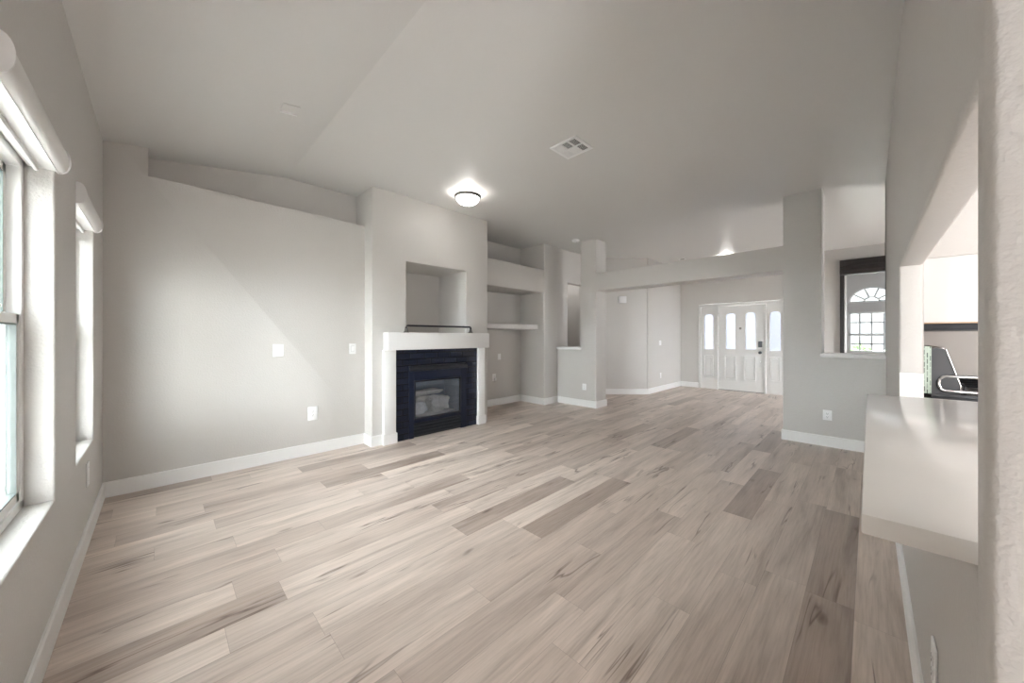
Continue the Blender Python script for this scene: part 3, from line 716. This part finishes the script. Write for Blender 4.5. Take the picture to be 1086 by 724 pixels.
for (y0, y1, a0, a1) in ((1.694, YM, 1.862, 2.062), (YM, 2.631, 2.270, 2.468)):
    i_ = arched_panel(sl_, XA, XB, y0, y1, 0.012, 2.050, a0, a1, 1.005, 1.875); panes.append((a0, a1)); arch_ring(rings, XA - 0.010, XA + 0.002, i_, 0.020)
for (a0, a1) in ((1.850, 2.090), (2.255, 2.500)): panel_mold(sl_, XA, a0, a1, 0.262, 0.840)
bmesh.ops.remove_doubles(sl_.bm, verts=sl_.bm.verts, dist=1e-5)
slab = sl_.build('door_slab', M['door'], dr)
def sub(o, par):
    o.parent = par; o.matrix_parent_inverse = Matrix(); return o
INV = Matrix.Translation(-Vector(dr.location))
sub(rings.build('pane_moulding', M['door']), slab)
for a0, a1 in panes: sub(MB().box((XA + 0.018, a0 - 0.004, 1.0), (XA + 0.024, a1 + 0.004, 1.878)).build('frosted_pane', M['frost']), slab)
for z in (0.24, 1.06, 1.84): sub(MB().box((XA - 0.006, 2.622, z - 0.05), (XA + 0.004, 2.640, z + 0.05)).lathe([(0, -0.052), (0.007, -0.052), (0.007, 0.052), (0, 0.052)], (XA - 0.006, 2.631, z), 'Z', 10).build('hinge', M['chrome']), slab)
lk = sub(MB().box((XA - 0.028, 1.728, 1.055), (XA - 0.0002, 1.808, 1.195), 0.008).build('lock_keypad', M['blackmetal']), slab)
sub(MB().lathe([(0, 0), (0.033, 0), (0.033, -0.010), (0.014, -0.014), (0.013, -0.035), (0.030, -0.045), (0.033, -0.060), (0.022, -0.072), (0, -0.074)], (XA, 1.768, 0.935), 'X', 20).build('door_knob', M['blackmetal'], None, True), slab)
sub(MB().lathe([(0, 0), (0.007, 0), (0.007, -0.004), (0, -0.004)], (XA, 1.768, 0.725), 'X', 12).build('bolt_plug', M['chrome']), slab)
kb = MB().lathe([(0.016, 0), (0.026, -0.002), (0.027, -0.010), (0.021, -0.012), (0.016, -0.004)], (XA, YM, 1.50), 'X', 20).lathe([(0, -0.001), (0.016, -0.001), (0.016, -0.003), (0, -0.003)], (XA, YM, 1.50), 'X', 20)
sub(kb.build('peephole', M['pewter'], None, True), slab)
sub(MB().box((XA - 0.006, 1.694, 0.0), (XB, 2.631, 0.011)).build('door_sweep', M['gasket']), slab)
for (y0, y1, a0, a1) in ((2.669, 3.018, 2.750, 2.950), (1.302, 1.654, 1.392, 1.586)):
    s_ = MB(); r_ = MB()
    i_ = arched_panel(s_, XA - 0.004, XB, y0, y1, 0.0, 2.054, a0, a1, 0.985, 1.870); arch_ring(r_, XA - 0.014, XA - 0.002, i_, 0.020)
    panel_mold(s_, XA - 0.004, a0 - 0.005, a1 + 0.005, 0.285, 0.840)
    so = s_.build('sidelight', M['door'], dr)
    sub(r_.build('pane_moulding', M['door']), so)
    sub(MB().box((XA + 0.018, a0 - 0.004, 0.98), (XA + 0.024, a1 + 0.004, 1.873)).build('frosted_pane', M['frost']), so)

# ---------------------------------------------------------------- black-trimmed opening and arched far window
o2 = thing('roller_shade', 'black shade cassette with a black side channel round the far opening', 'window shade', (DXF, -0.29, 2.5))
MB().prism([(DXF - 0.001, -0.97, 2.53), (DXF - 0.10, -0.97, 2.54), (DXF - 0.115, -0.97, 2.62), (DXF - 0.09, -0.97, 2.70), (DXF - 0.11, -0.97, 2.72), (DXF - 0.11, -0.97, 2.83), (DXF - 0.001, -0.97, 2.84)], (0, 1.39, 0)).build('cassette', M['blackshade'], o2)
MB().box((DXF - 0.06, 0.352, 0.002), (DXF - 0.001, 0.418, 2.53), 0.004).build('side_channel', M['blackshade'], o2)
MB().box((DXF - 0.001, 0.325, 0.002), (DXF + 0.14, 0.359, 2.53), 0.004).build('inner_jamb', M['trim'], o2)['label'] = 'white jamb strip inside the black channel'

wn3 = thing('window_3', 'white arched window over a gridded window on the far wall', 'window', (14.0, -0.045, 0.86), kind='structure')
m_ = MB(); AX0, AX1 = 14.02, 14.07
yc0, ra, rb, zb = -0.045, 0.475, 0.43, 2.26
def arc(rr, rs, n=24): return [(yc0 + rr * math.cos(t * PI / n), zb + rs * math.sin(t * PI / n)) for t in range(n + 1)]
def arc_band(mb, r1, s1, r2, s2, n=24):
    A, B = arc(r1, s1, n), arc(r2, s2, n)
    R = [[mb.bm.verts.new((x, a, b)) for a, b in lp] for x, lp in ((AX0, A), (AX1, A), (AX1, B), (AX0, B))]
    for q in range(4):
        P, Q = R[q], R[(q + 1) % 4]
        for i in range(n): mb.bm.faces.new((P[i], P[i+1], Q[i+1], Q[i]))
arc_band(m_, ra, rb, ra - 0.04, rb - 0.04); arc_band(m_, 0.175, 0.160, 0.142, 0.127)
m_.box((AX0, yc0 - ra, zb), (AX1, yc0 + ra, zb + 0.04))
for t in (36, 72, 108, 144):
    a = math.radians(t); d = Vector((0, math.cos(a), math.sin(a) * rb / ra)); p0 = Vector((0, yc0, zb)) + d * 0.155; p1 = Vector((0, yc0, zb)) + d * 0.465
    s_ = d.normalized().cross(Vector((1, 0, 0))) * 0.017
    m_.prism([(AX0 + 0.01, *(p0 + s_)[1:]), (AX0 + 0.01, *(p1 + s_)[1:]), (AX0 + 0.01, *(p1 - s_)[1:]), (AX0 + 0.01, *(p0 - s_)[1:])], (0.03, 0, 0))
m_.build('arch_frame', M['vinyl'], wn3)
m_ = MB(); y0, y1, z0, z1 = -0.52, 0.43, 0.86, 2.00
for a, b in (((AX0, y0, z0), (AX1, y0 + 0.05, z1)), ((AX0, y1 - 0.05, z0), (AX1, y1, z1)), ((AX0, y0, z0), (AX1, y1, z0 + 0.05)), ((AX0, y0, z1 - 0.05), (AX1, y1, z1)), ((AX0, y0, 1.33), (AX1, y1, 1.39))): m_.box(a, b)
for k in (1, 2, 3):
    yy = y0 + (y1 - y0) * k / 4; m_.box((AX0 + 0.01, yy - 0.016, z0), (AX0 + 0.03, yy + 0.016, z1))
for zz in (1.70, 1.10): m_.box((AX0 + 0.01, y0, zz - 0.016), (AX0 + 0.03, y1, zz + 0.016))
m_.build('window_frame', M['vinyl'], wn3)
MB().box((14.045, y0 + 0.02, z0 + 0.02), (14.049, y1 - 0.02, z1 - 0.02)).build('pane', M['glass'], wn3)
MB().prism([(14.045, a, b) for a, b in arc(ra - 0.01, rb - 0.01)], (0.004, 0, 0)).build('pane', M['glass'], wn3)
# shrub outside
rnd = random.Random(11)
sb = thing('shrub', 'green shrub outside the bottom corner of the arched window', 'shrub', (17.0, 0.28, -0.22))
m_ = MB()
for k in range(900):
    a, b_ = rnd.uniform(0, 2 * PI), math.acos(rnd.uniform(-0.6, 1)); rr = 0.62 * rnd.uniform(0.6, 1) ** 0.5
    c = Vector((17.0 + rr * math.sin(b_) * math.cos(a), 0.28 + 0.75 * rr * math.sin(b_) * math.sin(a), 0.52 + rr * math.cos(b_) * 0.85))
    d = Vector((rnd.uniform(-1, 1), rnd.uniform(-1, 1), rnd.uniform(-0.3, 1))).normalized(); e_ = d.cross(Vector((rnd.uniform(-1, 1), 1, 0.2))).normalized() * 0.028
    vs = [m_.bm.verts.new(c + q) for q in (d * -0.05, e_, d * 0.06, -e_)]; m_.bm.faces.new(vs)
m_.build('foliage', M['leaf'], sb)
MB().tube([(17.0, 0.28, -0.24), (17.02, 0.30, 0.1), (17.0, 0.27, 0.5)], 0.03, 8).build('stem', M['bark'], sb)

# ---------------------------------------------------------------- kitchen counter, cabinet, range
ct = thing('countertop', 'glossy white quartz breakfast counter through the pass-through', 'countertop', (2.1, -0.2, 0.887))
o = MB().box((1.045, -0.60, 0.887), (3.262, 0.012, 0.930), 0.004).build('slab', M['quartz'], ct); auto_smooth(o)
MB().box((3.289, -0.233, 0.9), (3.308, RY - 0.002, 1.078), 0.002).box((3.262, -0.60, 0.887), (3.309, RY - 0.004, 0.929)).build('side_splash', M['quartz'], ct)
cb = thing('wall_cabinet', 'white kitchen wall cabinet above the gas range', 'cabinet', (4.4, -0.24, 1.385))
o = MB().box((3.50, -0.59, 1.392), (5.60, -0.236, 1.80), 0.002).build('body', M['cabinet'], cb)
MB().box((3.50, -0.59, 1.384), (5.60, -0.236, 1.3915)).build('bottom_edge', M['rawwood'], cb)['label'] = 'raw wood bottom edge'
for k in range(4): 
    d_ = MB().box((3.505 + k * 0.525, -0.612, 1.395), (4.020 + k * 0.525, -0.592, 1.797), 0.003).build('door', M['cabinet'], cb)
hd = thing('range_hood', 'thin black hood strip under the white wall cabinet', 'range hood', (3.95, -0.24, 1.34))
MB().box((3.52, -0.62, 1.345), (4.38, -0.237, 1.383), 0.004).build('hood_body', M['blackmetal'], hd)
MB().box((3.56, -0.58, 1.341), (4.34, -0.28, 1.3449)).build('filter', M['stovegrey'], hd)
bc = thing('base_cabinet', 'white base cabinet under the counter beside the range', 'cabinet', (2.3, -0.4, 0))
MB().box((1.045, -0.575, 0.1), (3.55, -0.237, 0.886), 0.002).box((1.045, -0.52, 0.0), (3.55, -0.237, 0.1)).build('body', M['cabinet'], bc)
for k in range(4): MB().box((1.06 + k * 0.62, -0.597, 0.115), (1.66 + k * 0.62, -0.577, 0.875), 0.003).build('door', M['cabinet'], bc)
rg = thing('gas_range', 'gas range with a tall dark slanted backguard and black grates', 'range', (3.98, -0.6, 0))
X0, X1 = 3.60, 4.36
MB().box((X0, -0.93, 0.02), (X1, -0.285, 0.905), 0.004).build('oven_body', M['stovegrey'], rg)
MB().box((X0 - 0.002, -0.94, 0.905), (X1 + 0.002, -0.284, 0.930), 0.006).build('cooktop', M['stovegrey'], rg)
MB().prism([(X0, -0.286, 0.9305), (X0, -0.286, 1.226), (X0, -0.332, 1.232), (X0, -0.343, 1.222), (X0, -0.405, 0.985), (X0, -0.405, 0.9305)], (X1 - X0, 0, 0)).build('backguard', M['stovegrey'], rg)
MB().prism([(X0 + 0.03, -0.341, 1.212), (X0 + 0.03, -0.3465, 1.2105), (X0 + 0.03, -0.402, 1.003), (X0 + 0.03, -0.397, 1.004)], (X1 - X0 - 0.06, 0, 0)).build('control_panel', M['blackmetal'], rg)
for xx in (X0 - 0.004,):
    MB().tube([(xx + 0.002, -0.300, 1.228), (xx + 0.002, -0.336, 1.228), (xx + 0.002, -0.348, 1.215), (xx + 0.002, -0.407, 0.99), (xx + 0.002, -0.407, 0.935)], 0.004, 8).build('trim_strip', M['chrome'], rg, True)
MB().tube([(X0 - 0.004, -0.640, 1.046)] + [(X0 - 0.004, -0.352 + 0.034 * math.sin(q * PI / 16), 0.998 + 0.048 * math.cos(q * PI / 16)) for q in range(17)] + [(X0 - 0.004, -0.64, 0.950)], 0.010, 8).build('spill_rail', M['chrome'], rg, True)
for gx in (X0 + 0.05, X0 + 0.40):
    g_ = MB(); ya, yb = -0.90, -0.43; xa, xb = gx, gx + 0.31; zt = 0.985
    for yy in (ya, (ya + yb) / 2, yb): g_.tube([(xa, yy, zt), (xb, yy, zt)], 0.007, 8)
    for xx in (xa, (xa + xb) / 2, xb): g_.tube([(xx, ya, zt), (xx, yb, zt)], 0.007, 8)
    for xx in (xa, xb):
        for yy in (ya, yb): g_.tube([(xx, yy, zt), (xx, yy, 0.931)], 0.008, 8)
    g_.build('grate', M['iron'], rg, True)
    for yy in (-0.55, -0.78):
        MB().lathe([(0, 0.0005), (0.062, 0.0005), (0.060, 0.014), (0.040, 0.018), (0.040, 0.030), (0.030, 0.034), (0, 0.034)], (gx + 0.155, yy, 0.930), 'Z', 24).build('burner', M['steel'], rg, True)
for k in range(5): MB().lathe([(0, 0), (0.022, 0), (0.018, -0.028), (0, -0.030)], (X0 + 0.12 + k * 0.13, -0.931, 0.86), 'Y', 16).build('knob', M['chrome'], rg, True)
cd_ = thing('printed_card', 'pale green printed card standing against the jamb behind the range', 'card', (3.56, -0.262, 0.93))
MB().box((3.556, -0.284, 0.9305), (3.561, -0.240, 1.238)).build('sheet', M['card'], cd_)
